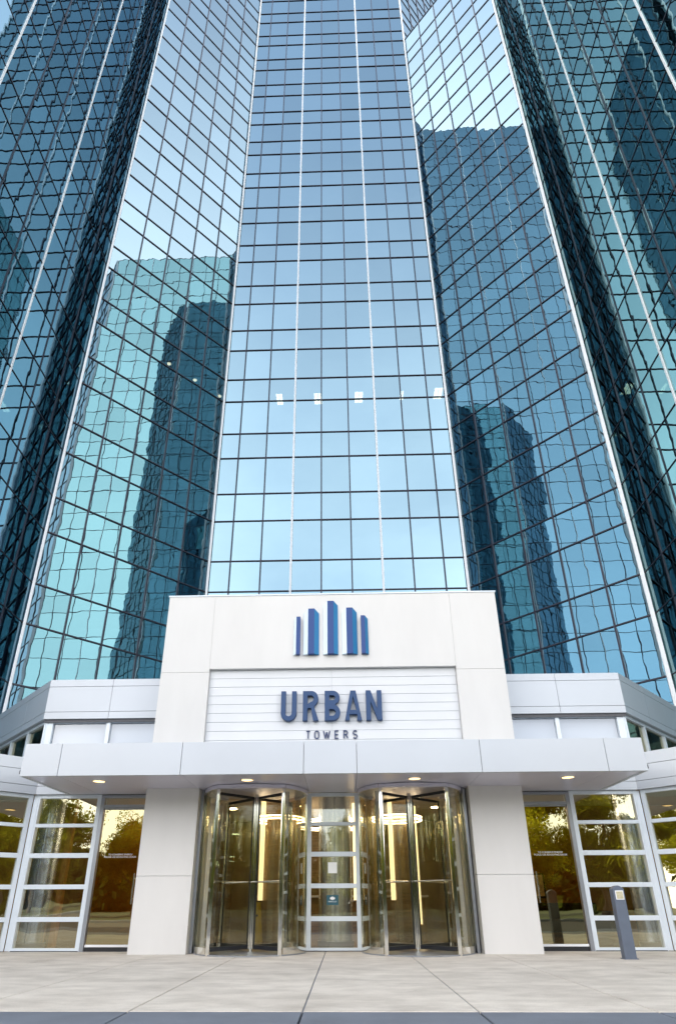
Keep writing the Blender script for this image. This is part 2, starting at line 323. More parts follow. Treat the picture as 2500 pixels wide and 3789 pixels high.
facet((-26.4, YE - 5.36), (-17.25, YE - 5.36), [0, 1.53, 3.06, 4.59, 6.12, 7.65, 9.15], -6, TOPL, white=(3,), seen=False)
panes.sort(key=lambda t: -t[0])
for w, q, r, mi in panes[:100]:
    MB().quad(*q, rnd=r).build('glass_pane', MG[mi], tower)
rest = MB()
for w, q, r, mi in panes[100:]: rest.quad(*q, rnd=r)
ro = rest.build('glass_pane', MG[0], tower, kind='stuff', label='remaining blue mirror-glass panes of the tower')
for m_ in MG[1:]: ro.data.materials.append(m_)
ro.data.polygons.foreach_set('material_index', [p_[3] for p_ in panes[100:]])
# white corner trims
def trim(x, y, w, z0, z1, ang=0.0, d=None):
    d = d or w; c, s_ = math.cos(ang), math.sin(ang)
    pts = [(x + c * u - s_ * v, y + s_ * u + c * v) for u, v in ((-w / 2, -d / 2), (w / 2, -d / 2), (w / 2, d / 2), (-w / 2, d / 2))]
    MB().prism(pts, z0, z1).build('corner_trim', M_trim, tower)
trim(XA + 0.03, YB - 0.07, 0.105, 2, zr(TOPC), R_(22)); trim(XB - 0.03, YB - 0.07, 0.12, 2, zr(TOPC), R_(-22))
trim(PL[0] + 0.07, PL[1] + 0.02, 0.10, 2, zr(TOPL), R_(22)); trim(PR[0] - 0.08, PR[1] + 0.02, 0.14, 2, zr(TOPR), R_(-22))
trim(PL[0], YE, 0.2, 2, zr(TOPL), R_(22)); trim(PR[0], YE, 0.2, 2, zr(TOPR), R_(-22))
# floors, roofs, rear walls
PC = [(-6.4, 25.0), (6.06, 25.0), (11.3, 30.24), (11.3, 44), (-11.7, 44), (-11.7, 30.3)]
PLW = [(-26.2, YE - 5.2), (-17.3, YE - 5.2), (-12.05, YE + .05), (-12.05, 19.55), (-6.6, 25.0), (-11.9, 30.2), (-11.9, 32), (-26.2, 32)]
PRW = [(26.0, 32), (11.6, 32), (11.6, 30.2), (6.3, 25.0), (11.62, 19.62), (11.62, YE + .05), (16.85, YE - 5.2), (26.0, YE - 5.2)]
fl = MB()
for k in range(-5, TOPC, 2):
    z = zr(k)
    fl.prism(PC, z - 0.22, z - 0.04)
    if k < TOPL: fl.prism(PLW, z - 0.22, z - 0.04)
    if k < TOPR: fl.prism(PRW, z - 0.22, z - 0.04)
fl.build('floor_slab', M_slab, tower)
for pl_, tp_ in ((PC, TOPC), (PLW, TOPL), (PRW, TOPR)): MB().prism(pl_, zr(tp_) - 0.02, zr(tp_) + 0.25).build('roof', M_roofg, tower)
M_rear = pbr('rear_glass_wall', (0.10, 0.17, 0.20), 0.08, metal=0.6)
rw = MB(); rw.wall((-26.45, 32.2), (-26.45, YE - 5.3), 0, 0.1, 0, zr(TOPL)); rw.wall((26.1, YE - 5.3), (26.1, 32.2), 0, 0.1, 0, zr(TOPR))
rw.wall((26.1, 32.1), (-26.4, 32.1), 0, 0.1, 0, zr(TOPR)); rw.wall((-11.7, 32.15), (-26.4, 32.15), -0.02, 0.1, zr(TOPR), zr(TOPL))
rw.wall((11.4, 30.3), (11.4, 44.1), 0, 0.1, zr(TOPR), zr(TOPC)); rw.wall((11.4, 44.1), (-11.8, 44.1), 0, 0.1, 0, zr(TOPC)); rw.wall((-11.8, 44.1), (-11.8, 30.3), 0, 0.1, zr(TOPR), zr(TOPC))
rw.build('rear_wall', M_rear, tower)
core = MB().box(-5, 5, 33, 41, 0, zr(TOPC) - 0.3); core.box(-24, -18, 2, 26, 0, zr(TOPL) - 0.3); core.box(18, 24, 2, 26, 0, zr(TOPR) - 0.3); core.build('core_wall', M_slab, tower)

# lit office ceiling panels seen through the glass
ZC = zr(7) - 0.235
def troffer(x, y, label, w=0.55, l=0.9, M_office=None):
    t = thing('office_light', label, 'ceiling light', (x, y, ZC), 'office ceiling lights behind the glass')
    MB().box(x - w / 2, x + w / 2, y - l / 2, y + l / 2, ZC - 0.05, ZC - 0.001).build('light_housing', M_vinyl, t)
    MB().box(x - w / 2 + .04, x - 0.02, y - l / 2 + .04, y + l / 2 - .04, ZC - 0.06, ZC - 0.0505).build('diffuser', M_office, t)
    MB().box(x + .02, x + w / 2 - .04, y - l / 2 + .04, y + l / 2 - .04, ZC - 0.06, ZC - 0.0505).build('diffuser', M_office, t)
k_ = 1.074
for (x, y), lb in zip(((-3.22, 24.08), (-1.07, 24.11), (1.18, 24.07), (3.55, 24.02), (5.55, 23.94), (10.87, 24.77), (9.63, 26.08), (-18.3, 24.0), (17.77, 24.03)),
        ('faint lit ceiling panel behind the centre bay, leftmost of its row', 'lit ceiling panel just right of the left white mullion', 'bright lit ceiling panel between the two white mullions, right one', 'narrow lit ceiling panel right of the right white mullion', 'lit ceiling panel beside the right edge of the centre bay',
         'pale lit ceiling panel behind the right angled facet, near its outer edge', 'bright yellow lit ceiling panel behind the right angled facet', 'faint lit ceiling panel behind the left side wall glass', 'lit triangular-looking ceiling panel behind the right side wall glass')):
    yl = 'yellow' in lb or 'right angled' in lb
    troffer(x * k_, y * k_ + 0.25, lb, w={'narrow': 0.26, 'beside': 0.62}.get(lb.split()[0], 0.42 if 'faint' in lb else 0.54) , l=0.75 if 'narrow' in lb else 0.9, M_office=M_officey if yl else globals()['M_office'])
for (x, y), lb in zip(((-8.74, 21.75), (-7.63, 22.84), (-6.52, 23.97)), ('small round warm ceiling spot, highest of three in the left facet', 'small round warm ceiling spot, middle of three in the left facet', 'small round warm ceiling spot nearest the centre bay')):
    x *= k_; y *= k_; t = thing('ceiling_spot', lb, 'ceiling light', (x, y, ZC), 'round ceiling spots behind the left facet')
    MB().cyl(x, y, 0.13, ZC - 0.05, ZC - 0.001, 16).build('light_housing', M_vinyl, t); MB().cyl(x, y, 0.10, ZC - 0.07, ZC - 0.0505, 16).build('diffuser', M_office, t)

# ------------------------------------------------------------------ entrance pavilion
AX = -0.22
def mx_(x): return 2 * AX - x
YW = 12.6
CL = (-6.54, YW); CR = (6.10, YW)
pav = thing('entrance_pavilion', 'white two-storey entrance pavilion with portal, panel walls and glazed lobby at the tower foot', 'building', (AX, YW, 0))
# portal: panels with fine joints over a darker backing
pf = MB()
for x0, x1 in ((-3.97, -2.90), (2.49, 3.54)):
    pf.box(x0, x1, 12.0, 12.59, 0.0, 1.318); pf.box(x0, x1, 12.0, 12.59, 1.324, 5.458)
for z0, z1 in ((5.54, 7.345),):
    pf.box(-2.90 + 0.0, 2.49, 12.0, 12.59, z0, z1)
pf.box(-3.97, -2.903, 12.0, 12.59, 5.464, 7.345); pf.box(2.493, 3.54, 12.0, 12.59, 5.464, 7.345)
pf.build('portal_frame', M_cream, pav, bevel=0.0015)
MB().box(-3.95, -2.92, 12.02, 12.58, 0.01, 7.30).box(2.51, 3.52, 12.02, 12.58, 0.01, 7.30).build('portal_backing', M_white, pav)
MB().box(-3.99, 3.56, 11.985, 13.4, 7.346, 7.375).build('portal_coping', M_frame, pav)
MB().box(-3.94, 3.51, 12.605, 13.35, 3.6, 7.34).build('portal_rear', M_cream, pav)
rp = MB(); n_ = 10; z0 = 3.56; dz = (5.535 - z0) / n_
for i in range(n_):
    for x0, x1 in ((-2.895, AX - 0.003), (AX + 0.003, 2.485)): rp.box(x0, x1, 12.10, 12.2, z0 + i * dz + 0.005, z0 + (i + 1) * dz - 0.003)
rp.build('sign_panel', M_white, pav, bevel=0.004)
MB().box(-2.899, 2.489, 12.112, 12.3, 3.55, 5.539).build('sign_panel_backing', M_panel, pav)
# cornice bands
def band(a, b, cuts, name='cornice_panel', zz=((4.62, 4.775), (4.785, 5.375), (5.385, 5.55)), n1=0.0):
    m = MB(); L = math.dist(a, b); u = ((b[0] - a[0]) / L, (b[1] - a[1]) / L); cs = [0] + cuts + [L]
    for i in range(len(cs) - 1):
        p = (a[0] + u[0] * (cs[i] + (0.004 if i else 0)), a[1] + u[1] * (cs[i] + (0.004 if i else 0))); q = (a[0] + u[0] * (cs[i + 1] - (0.004 if i < len(cs) - 2 else 0)), a[1] + u[1] * (cs[i + 1] - (0.004 if i < len(cs) - 2 else 0)))
        for z0, z1 in zz: m.wall(p, q, -0.12, n1, z0, z1)
    m.build(name, M_panel, pav)
    MB().wall(a, b, -0.3, -0.02, zz[0][0] + 0.005, zz[-1][1] - 0.01).build('panel_backing', M_back, pav)
UL = (-6.70, YW); UR = (6.22, YW)
ULb = (-11.80, YW + 5.10); URb = (11.40, YW + 5.18)
band(UL, UR, [1.46, 11.50]); band(ULb, UL, [1.2, 3.5, 5.79]); band(UR, URb, [1.43, 3.7, 6.0])
MB().wall((UL[0], YW), (UR[0], YW), -0.06, -0.04, 4.55, 4.62).build('shadow_line_strip', M_back, pav)  # dark strip stands in for the shadow line under the cornice
# clerestory
def glazing(a, b, mull, z0, z1, rails, mat, name='window', fw=0.085, n0=-0.16, n1=-0.08, ew=(0.085, 0.085), frame=None, lo=0.06, hi=0.07, blind=False, label=None):
    """one framed window band from a to b; posts at distances `mull`, rails = list of (z0,z1)"""
    L = math.dist(a, b); u = ((b[0] - a[0]) / L, (b[1] - a[1]) / L)
    def P(s_): return (a[0] + u[0] * s_, a[1] + u[1] * s_)
    cs = [(0, ew[0])] + [(m - fw / 2, m + fw / 2) for m in mull] + [(L - ew[1], L)]
    fr = MB()
    for s0, s1 in cs: fr.wall(P(s0), P(s1), n0, n1, z0, z1)
    hz = [(z0, z0 + lo)] + list(rails) + [(z1 - hi, z1)]
    for i in range(len(cs) - 1):
        for r0, r1 in hz: fr.wall(P(cs[i][1]), P(cs[i + 1][0]), n0 + 0.003, n1 - 0.003, r0, r1)
    fo = fr.build(name, frame or M_frame, pav, bevel=0.004, label=label)
    dx, dy = u; nx, ny = dy, -dx; nm = (n0 + n1) / 2 - 0.02
    for i in range(len(cs) - 1):
        for j in range(len(hz) - 1):
            A, B = P(cs[i][1]), P(cs[i + 1][0]); t = random.gauss(0, 0.002); t2 = random.gauss(0, 0.002)
            MB().quad((A[0] + nx * (nm + t), A[1] + ny * (nm + t), hz[j][1]), (B[0] + nx * (nm - t), B[1] + ny * (nm - t), hz[j][1]), (B[0] + nx * (nm - t + t2), B[1] + ny * (nm - t + t2), hz[j + 1][0]), (A[0] + nx * (nm + t + t2), A[1] + ny * (nm + t + t2), hz[j + 1][0]), rnd=random.random()).build('pane', mat, pav, parent=fo)
    if blind: MB().wall(P(0.02), P(L - 0.02), n0 - 0.1, n0 - 0.09, z0, z1).build('blind', M_blind, pav, parent=fo)
    return fo
glazing(UL, (-3.9, YW), [1.46], 3.62, 4.615, [], M_cler, ew=(0.20, 0.05), blind=True)
glazing((3.45, YW), UR, [1.27], 3.62, 4.615, [], M_cler, ew=(0.05, 0.20), blind=True)
glazing(ULb, UL, [1.0, 2.29, 3.58, 4.80, 6.0], 3.62, 4.615, [], M_lob, ew=(0.05, 0.02))
glazing(UR, URb, [1.2, 2.47, 3.75, 5.0, 6.25], 3.62, 4.615, [], M_lob, ew=(0.02, 0.05))
# front lower wall
RAILS = [(0.52, 0.605), (1.11, 1.195), (1.70, 1.79), (2.30, 2.37)]
M_gl = M_lob
glazing(CL, (-5.14, YW), [], 0.0, 2.96, RAILS, M_lob, name='window')
glazing((mx_(-5.14), YW), CR, [], 0.0, 2.96, RAILS, M_lob, name='window')
glazing((-0.755, YW), (0.315, YW), [], 0.0, 2.96, RAILS, M_clr, name='window')
LLb = (PL[0], YW - (-6.54 - PL[0])); RRb = (PR[0], YW - (PR[0] - 6.10))
LL = math.dist(CL, LLb); RL = math.dist(CR, RRb)
glazing(LLb, CL, [LL - 1.3, LL - 2.6, LL - 3.9, LL - 5.2, LL - 6.5], 0.0, 2.96, RAILS, M_lob, name='window')
glazing(CR, RRb, [1.3, 2.6, 3.9, 5.2, 6.5], 0.0, 2.96, RAILS, M_lob, name='window')
SZ = ((2.965, 3.13), (3.14, 3.45), (3.46, 3.70))
band(LLb, CL, [LL - 2.6, LL - 5.2], 'wall_panel', SZ, n1=-0.0); band(CR, RRb, [2.6, 5.2], 'wall_panel', SZ, n1=-0.0)
band(CL, (-3.98, YW), [1.4], 'wall_panel', SZ, n1=-0.003); band((3.55, YW), CR, [1.15], 'wall_panel', SZ, n1=-0.003)
for sx_, c in ((-1, CL), (1, CR)):
    MB().prism([(c[0] - .05, c[1] + .075), (c[0] + .05, c[1] + .075), (c[0] + .09, c[1] + .2), (c[0] - .09, c[1] + .2)], 0.0, 2.955).build('corner_post', M_frame, pav)
    c = UL if sx_ < 0 else UR
# low roof over the angled wings, main roof
MB().prism([(LLb[0] + .05, LLb[1] + 0.1), (CL[0] + .0, YW + 0.05), (-3.99, YW + 0.05), (-3.99, 13.2), (-6.8, 13.2), (-11.7, 18.0)], 3.58, 3.615).build('roof', M_roofg, pav)
MB().prism([(3.56, 13.2), (3.56, YW + 0.05), (CR[0], YW + 0.05), (RRb[0] - .05, RRb[1] + .1), (11.35, 18.0), (6.4, 13.2)], 3.58, 3.615).build('roof', M_roofg, pav)
MB().prism([(UL[0] + .1, YW + .1), (UR[0] - .1, YW + .1), (URb[0] - .02, URb[1] + .05), (11.3, 19.4), (6.1, 24.7), (-6.4, 24.7), (-11.7, 19.3), (ULb[0] + .02, ULb[1] + .05)], 5.36, 5.42).build('roof', M_roofg, pav)
# jambs beside the doors and drums
for sgn in (0, 1):
    f_ = (lambda x: x) if not sgn else mx_
    def B2(x0, x1, *r): a_, b_ = sorted((f_(x0), f_(x1))); return (a_, b_, *r)
    j = MB(); j.box(*B2(-5.14, -5.06, YW + 0.08, YW + 0.2, 0, 2.95)); j.box(*B2(-4.06, -3.975, YW + 0.08, YW + 0.2, 0, 2.95)); j.box(*B2(-5.06, -4.06, YW + 0.083, YW + 0.197, 2.89, 2.95)); j.box(*B2(-5.06, -4.06, YW + 0.083, YW + 0.197, 2.69, 2.75))
    jo = j.build('door_frame', M_grey, pav, bevel=0.003)
    q = sorted((f_(-5.06), f_(-4.06))); MB().quad((q[0], YW + .12, 2.75), (q[1], YW + .12, 2.75), (q[1], YW + .12, 2.89), (q[0], YW + .12, 2.89)).build('pane', M_lob, pav, parent=jo)
    j = MB(); j.box(*B2(-2.898, -2.84, 12.22, 12.6, 0, 2.95)); j.box(*B2(-2.88, -2.80, 12.605, 12.7, 0, 2.95)); j.build('jamb', M_grey, pav, bevel=0.004)
for a_, b_ in (((CL[0] + .06, YW), (-5.15, YW)), ((-.75, YW), (.31, YW)), ((mx_(-5.15), YW), (CR[0] - .06, YW)), (LLb, CL), (CR, RRb)): MB().wall(a_, b_, -0.12, -0.072, 0.001, 0.014).build('base_shade_strip', M_black, pav)  # black strips stand in for contact shade under the window frames
# header over the doors
MB().box(-3.96, 3.53, 12.62, 12.72, 2.97, 3.55).build('header', M_grey, pav)
# lobby interior
lp_ = MB()
for i_ in range(12): lp_.box(-9.4 + i_ * 1.6, -9.4 + i_ * 1.6 + .72, 21.9, 21.995, .02, 3.48)
lp_.build('wall_panelling', M_wood, pav)
lf = MB().prism([(LLb[0] + .2, LLb[1] + .3), (CL[0] + .1, YW + .13), (CR[0] - .1, YW + .13), (RRb[0] - .2, RRb[1] + .3), (11.3, 22), (-11.7, 22)], 0.002, 0.012)
lf.build('lobby_floor', M_floor, pav)
MB().prism([(LLb[0] + .2, LLb[1] + .3), (CL[0] + .1, YW + .35), (CR[0] - .1, YW + .35), (RRb[0] - .2, RRb[1] + .3), (11.3, 22), (-11.7, 22)], 3.50, 3.56).build('lobby_ceiling', M_ceil, pav)
MB().box(-11.7, 11.3, 22, 22.2, 0.013, 3.49).build('lobby_wall', M_tan, pav)
MB().box(4.3, 11.3, 18.6, 18.75, 0.013, 3.49).build('lobby_wall', M_amber, pav, label='amber painted lobby wall')
MB().box(-11.6, -3.9, 16.6, 16.75, 0.013, 3.49).build('lobby_wall', M_amber, pav, label='amber painted lobby wall')

# ------------------------------------------------------------------ canopy
can = thing('entrance_canopy', 'long flat silver-white panel canopy projecting over the revolving doors', 'canopy', (AX, 11.6, 2.95))
sx = [-5.87, -5.18, -2.94, -0.71, 0.25, 2.48, 4.71, 5.39]
fa = MB(); so = MB()
for i in range(7):
    g0 = 0.004 if i else 0; g1 = 0.004 if i < 6 else 0
    fa.box(sx[i] + g0, sx[i + 1] - g1, 10.60, 10.68, 2.955, 3.55); so.box(sx[i] + g0 + (0.09 if i == 0 else 0), sx[i + 1] - g1 - (0.09 if i == 6 else 0), 10.684, 12.595 if sx[i] > 9 else 11.99, 2.960, 2.985)
fa.box(-5.87, -5.79, 10.684, 12.59, 2.955, 3.55); fa.box(5.31, 5.39, 10.684, 12.59, 2.955, 3.55)
so.box(-5.78, -5.184, 11.994, 12.59, 2.960, 2.985); so.box(-5.176, -3.98, 11.994, 12.59, 2.960, 2.985); so.box(3.55, 4.706, 11.994, 12.59, 2.960, 2.985); so.box(4.714, 5.30, 11.994, 12.59, 2.960, 2.985)
for i, (a_, b_) in enumerate(((-2.895, -0.714), (-0.706, 0.246), (0.254, 2.485))): so.box(a_, b_, 11.994, 12.61, 2.960, 2.985)
fa.build('fascia', M_panel, can, bevel=0.004); so.build('soffit', M_soffit, can, bevel=0.002)
cb = MB().box(-5.775, 5.295, 10.69, 11.98, 2.99, 3.50); cb.box(-2.89, 2.48, 11.985, 12.095, 2.99, 3.50); cb.box(-5.775, -3.985, 11.985, 12.58, 2.99, 3.50); cb.box(3.555, 5.295, 11.985, 12.58, 2.99, 3.50)
cb.build('frame', M_back, can)
MB().box(-5.79, 5.31, 10.685, 11.98, 3.505, 3.53).build('roof', M_panel, can)
MB().box(-5.90, -5.873, 10.63, 10.72, 3.0, 3.07).box(5.393, 5.42, 10.63, 10.72, 3.0, 3.07).build('drain', M_black, can)
for x, lb in ((-4.61, 'round warm recessed canopy light, leftmost of four'), (-1.80, 'round warm recessed canopy light above the left revolving door'), (1.33, 'round warm recessed canopy light above the right revolving door'), (4.16, 'round warm recessed canopy light, rightmost of four')):
    t = thing('canopy_light', lb, 'downlight', (x, 11.13, 2.96), 'round downlights in the canopy')
    MB().tube([(x + 0.115 * math.cos(a), 11.13 + 0.115 * math.sin(a), 2.955) for a in [2 * math.pi * k / 32 for k in range(32)]], 0.012, 8, closed=True).build('trim_ring', M_chrome, t)
    MB().cyl(x, 11.13, 0.107, 2.945, 2.9595, 28).build('lens', M_lens, t)

# ------------------------------------------------------------------ revolving doors
def revolving(cx, label, tdir):
    cy = 12.45; R = 1.03; t = thing('revolving_door', label, 'revolving door', (cx, cy, 0), 'revolving doors under the canopy')
    pa = math.atan2(11.60 - cy, 0.665)   # angle of the right front post
    aL, aR = -math.pi - pa, pa           # posts
    MB().arcwall(cx, cy, 0, R + 0.02, 0, 2 * math.pi, 0.001, 0.02, 48).build('floor_plate', M_grey, t)
    hx = .665; MB().arcwall(cx, cy, R - 0.05, R + 0.03, math.pi - 0.75, math.pi * 2 + (-math.pi - pa) - .03, 2.885, 2.95, 24).arcwall(cx, cy, R - 0.05, R + 0.03, pa + .03, .75, 2.885, 2.95, 24).box(cx - hx, cx + hx, 11.60, 11.70, 2.885, 2.95).build('header_ring', M_soffit, t)
    MB().prism([(cx + (R - .06) * math.cos(2 * math.pi * k / 40), cy + (R - .06) * math.sin(2 * math.pi * k / 40)) for k in range(40)], 2.93, 2.945).build('ceiling', M_soffit, t)
    for s in (-1, 1):
        for (a0, a1) in ((math.pi - pa * 0 if False else (math.pi + 0.06), 2 * math.pi + (-math.pi - pa) - 0.05) if s < 0 else (pa + 0.05, -0.06),):
            MB().arcwall(cx, cy, R - 0.012, R, a0, a1, 0.13, 2.885, 14).build('curved_glass', M_clr, t, smooth=True)
            MB().arcwall(cx, cy, R - 0.04, R + 0.02, a0, a1, 0.022, 0.13, 14).build('base_rail', M_chrome, t, smooth=True)
            a_b = (math.pi - 0.05, math.pi - 0.75) if s < 0 else (0.75, 0.05)
            MB().arcwall(cx, cy, R - 0.012, R, min(a_b), max(a_b), 0.13, 2.885, 12).build('curved_glass', M_clr, t, smooth=True)
            MB().arcwall(cx, cy, R - 0.04, R + 0.02, min(a_b), max(a_b), 0.022, 0.13, 12).build('base_rail', M_chrome, t, smooth=True)
    for a in (aR, math.pi - aR):
        px, py = cx + R * math.cos(a), cy + R * math.sin(a)
        MB().wall((px - 0.035, py), (px + 0.035, py), -0.05, 0.03, 0.001, 2.885).build('post', M_chrome, t, bevel=0.012)
    for a in (0.0, math.pi):
        px, py = cx + (R - 0.0) * math.cos(a), cy
        MB().box(px - 0.02, px + 0.02, py - 0.045, py + 0.045, 0.001, 2.885).build('post', M_chrome, t, bevel=0.012)
    MB().tube([(cx, cy, 0.02), (cx, cy, 2.90)], 0.035, 16).build('centre_shaft', M_chrome, t)
    for k in range(4):
        a = R_(tdir) + k * math.pi / 2; ux, uy = math.cos(a), math.sin(a); r0, r1 = 0.045, R - 0.05
        def Q(s_): return (cx + ux * s_, cy + uy * s_)
        w = MB().wall(Q(r0), Q(r0 + 0.04), -0.018, 0.018, 0.06, 2.84); w.wall(Q(r1 - 0.045), Q(r1), -0.018, 0.018, 0.06, 2.84)
        w.wall(Q(r0 + 0.04), Q(r1 - 0.045), -0.017, 0.017, 0.06, 0.13); w.wall(Q(r0 + 0.04), Q(r1 - 0.045), -0.017, 0.017, 2.79, 2.84)
        wo_ = w.build('door_wing', M_black, t)
        MB().wall(Q(r1 - 0.046), Q(r1 + 0.001), 0.0185, 0.022, 0.06, 2.84).wall(Q(r0), Q(r0 + .041), 0.0185, 0.022, 0.06, 2.84).wall(Q(r1 - 0.046), Q(r1 + 0.001), -0.022, -0.0185, 0.06, 2.84).wall(Q(r0), Q(r0 + .041), -0.022, -0.0185, 0.06, 2.84).build('steel_facing', M_chrome, t, parent=wo_)
        a_, b_ = Q(r0 + 0.04), Q(r1 - 0.045); MB().quad((a_[0], a_[1], 0.13), (b_[0], b_[1], 0.13), (b_[0], b_[1], 2.79), (a_[0], a_[1], 2.79)).build('glass', M_clr, t, parent=wo_)
        nx, ny = uy, -ux
        p0, p1 = Q(r0 + 0.02), Q(r1 - 0.02)
        MB().tube([(p0[0] + nx * .07, p0[1] + ny * .07, 1.22), (p1[0] + nx * .07, p1[1] + ny * .07, 1.22)], 0.011, 8).tube([(p1[0], p1[1], 1.22), (p1[0] + nx * .07, p1[1] + ny * .07, 1.22)], 0.012, 8).build('push_bar', M_chrome, t, parent=wo_)
revolving(-1.79, 'left steel and glass revolving door, wings crossed, left of the narrow window', 47)
revolving(mx_(-1.79), 'right steel and glass revolving door, right of the narrow window', 43)

# ------------------------------------------------------------------ text helpers
def text_mesh(body, size, mat, root, name, loc, extrude=0.0, align='CENTER', space=1.0):
    c = bpy.data.curves.new(name, 'FONT'); c.body = body; c.size = size; c.align_x = align; c.align_y = 'CENTER'; c.extrude = extrude; c.space_line = space
    o = bpy.data.objects.new('tmp', c); COL.objects.link(o); dg = bpy.context.evaluated_depsgraph_get(); dg.update()
    me = bpy.data.meshes.new_from_object(o.evaluated_get(dg)); COL.objects.unlink(o); bpy.data.objects.remove(o)
    me.transform(Matrix.Translation(Vector(loc) - (root.location if root else Vector())) @ Matrix.Rotation(math.pi / 2, 4, 'X'))
    me.materials.clear(); me.materials.append(mat); r = bpy.data.objects.new(name, me); COL.objects.link(r); r.parent = root; return r
def outline_mesh(loops, y0, depth, mat, root, name):
    """flat letter cut from loops (outer + holes) in the XZ plane, extruded toward the camera from y0"""
    c = bpy.data.curves.new(name, 'CURVE'); c.dimensions = '2D'; c.fill_mode = 'BOTH'; c.extrude = depth / 2; c.bevel_depth = 0.004; c.offset = -0.004
    for lp in loops:
        s = c.splines.new('POLY'); s.points.add(len(lp) - 1); s.use_cyclic_u = True
        for i, (x, z) in enumerate(lp): s.points[i].co = (x, z, 0, 1)
    o = bpy.data.objects.new('tmp', c); COL.objects.link(o); dg = bpy.context.evaluated_depsgraph_get(); dg.update()
    me = bpy.data.meshes.new_from_object(o.evaluated_get(dg)); COL.objects.unlink(o); bpy.data.objects.remove(o)
    me.transform(Matrix.Translation(Vector((0, y0 - depth / 2, 0)) - root.location) @ Matrix.Rotation(math.pi / 2, 4, 'X'))
    me.materials.clear(); me.materials.append(mat); r = bpy.data.objects.new(name, me); COL.objects.link(r); r.parent = root; return r
def arc(cx, cz, rx, rz, a0, a1, n=12): return [(cx + rx * math.cos(R_(a0 + (a1 - a0) * i / n)), cz + rz * math.sin(R_(a0 + (a1 - a0) * i / n))) for i in range(n + 1)]

# ------------------------------------------------------------------ URBAN TOWERS sign
sign = thing('lettering_sign', 'raised navy URBAN TOWERS lettering on the white slatted sign panel', 'sign', (AX, 12.1, 4.0))
H = 0.655; T = 0.10
def letter(ch, x, w):
    z = 4.34; t = T; r = w / 2
    if ch == 'U': lp = [[(0, H), (0, r)] + arc(r, r, r, r, 180, 360) + [(w, H), (w - t, H)] + arc(r, r, r - t, r - t, 0, -180) + [(t, H)]]
    if ch == 'R':
        q = H * 0.24
        lp = [[(0, 0), (t, 0), (t, H * .42), (w * .52, H * .42), (w - t * 1.12, 0), (w + 0.005, 0), (w * .74, H * .45)] + arc(w - q * .92, H - q * 1.08, q * .92, q * 1.08, -70, 90)[1:] + [(0, H)],
              [(t, H * .56)] + arc(w - q * .95, H - q * 1.08, q * .95 - t, q * 1.08 - t, -90, 90) + [(t, H - t)]]
    if ch == 'B':
        q1 = H * .235; q2 = H * .265
        lp = [[(0, 0)] + arc(w - q2 * .9, q2, q2 * .9, q2, -90, 70) + arc(w - q1 * .98, H - q1, q1 * .92, q1, -70, 90) + [(0, H)],
              [(t, t)] + arc(w - q2 * .95, q2, q2 * .95 - t, q2 - t, -90, 90) + [(t, 2 * q2 - t)],
              [(t, H - 2 * q1 + t * .93)] + arc(w - q1 * 1.02, H - q1 - .002, q1 * .98 - t, q1 - t, -90, 90) + [(t, H - t)]]
    if ch == 'A': lp = [[(0, 0), (t, 0), (w * .27, H * .20), (w * .73, H * .20), (w - t, 0), (w, 0), (w * .66, H), (w * .34, H)], [(w * .32, H * .34), (w * .5, H * .80), (w * .68, H * .34)]]
    if ch == 'N': lp = [[(0, 0), (t, 0), (t, H * .62), (w - t, 0), (w, 0), (w, H), (w - t, H), (w - t, H * .38), (t, H), (0, H)]]
    lp = [[(x + a, z + b) for a, b in l_] for l_ in lp]
    outline_mesh(lp, 12.085, 0.095, M_sign, sign, 'letter')
for ch, x, w in (('U', -1.30, .33), ('R', -0.835, .33), ('B', -0.37, .33), ('A', 0.06, .355), ('N', 0.51, .335)): letter(ch, x, w)
def stroke_letter(ch, x, w):
    z = 3.975; h = 0.158; r = 0.0125
    S_ = {'T': [[(0, h), (w, h)], [(w / 2, h), (w / 2, 0)]],
          'O': [arc(w / 2, h - w / 2, w / 2, w / 2, 0, 180) + arc(w / 2, w / 2, w / 2, w / 2, 180, 360) + [(w, h - w / 2)]],
          'W': [[(0, h), (w * .27, 0)], [(w * .27, 0), (w * .5, h * .85)], [(w * .5, h * .85), (w * .73, 0)], [(w * .73, 0), (w, h)]],
          'E': [[(w, h), (-.01, h)], [(0, h), (0, 0)], [(-.01, 0), (w, 0)], [(0, h / 2), (w * .9, h / 2)]],
          'R': [[(0, 0), (0, h)], [(-.01, h), (w * .5, h)] + arc(w * .5, h * .75, w * .45, h * .25, 90, -90, 8) + [(0, h * .5)], [(w * .5, h * .5), (w, 0)]],
          'S': [arc(w / 2, h * .75, w / 2, h * .25, 30, 250, 10) + arc(w / 2, h * .26, w / 2, h * .26, 70, -150, 10)]}[ch]
    m = MB()
    for st in S_: m.tube([(x + a, 12.075, z + b) for a, b in st], r, 8)
    m.build('letter', M_sign_d, sign)
for ch, x, w in (('T', -0.755, .075), ('O', -0.58, .085), ('W', -0.395, .13), ('E', -0.155, .07), ('R', 0.03, .08), ('S', 0.225, .08)): stroke_letter(ch, x, w)
emb = thing('tower_emblem', 'raised emblem of five blue tower bars on the white portal', 'sign', (AX, 12.0, 6.4))
def cx_(c): return -1.3 + (c - 145) * 0.00165
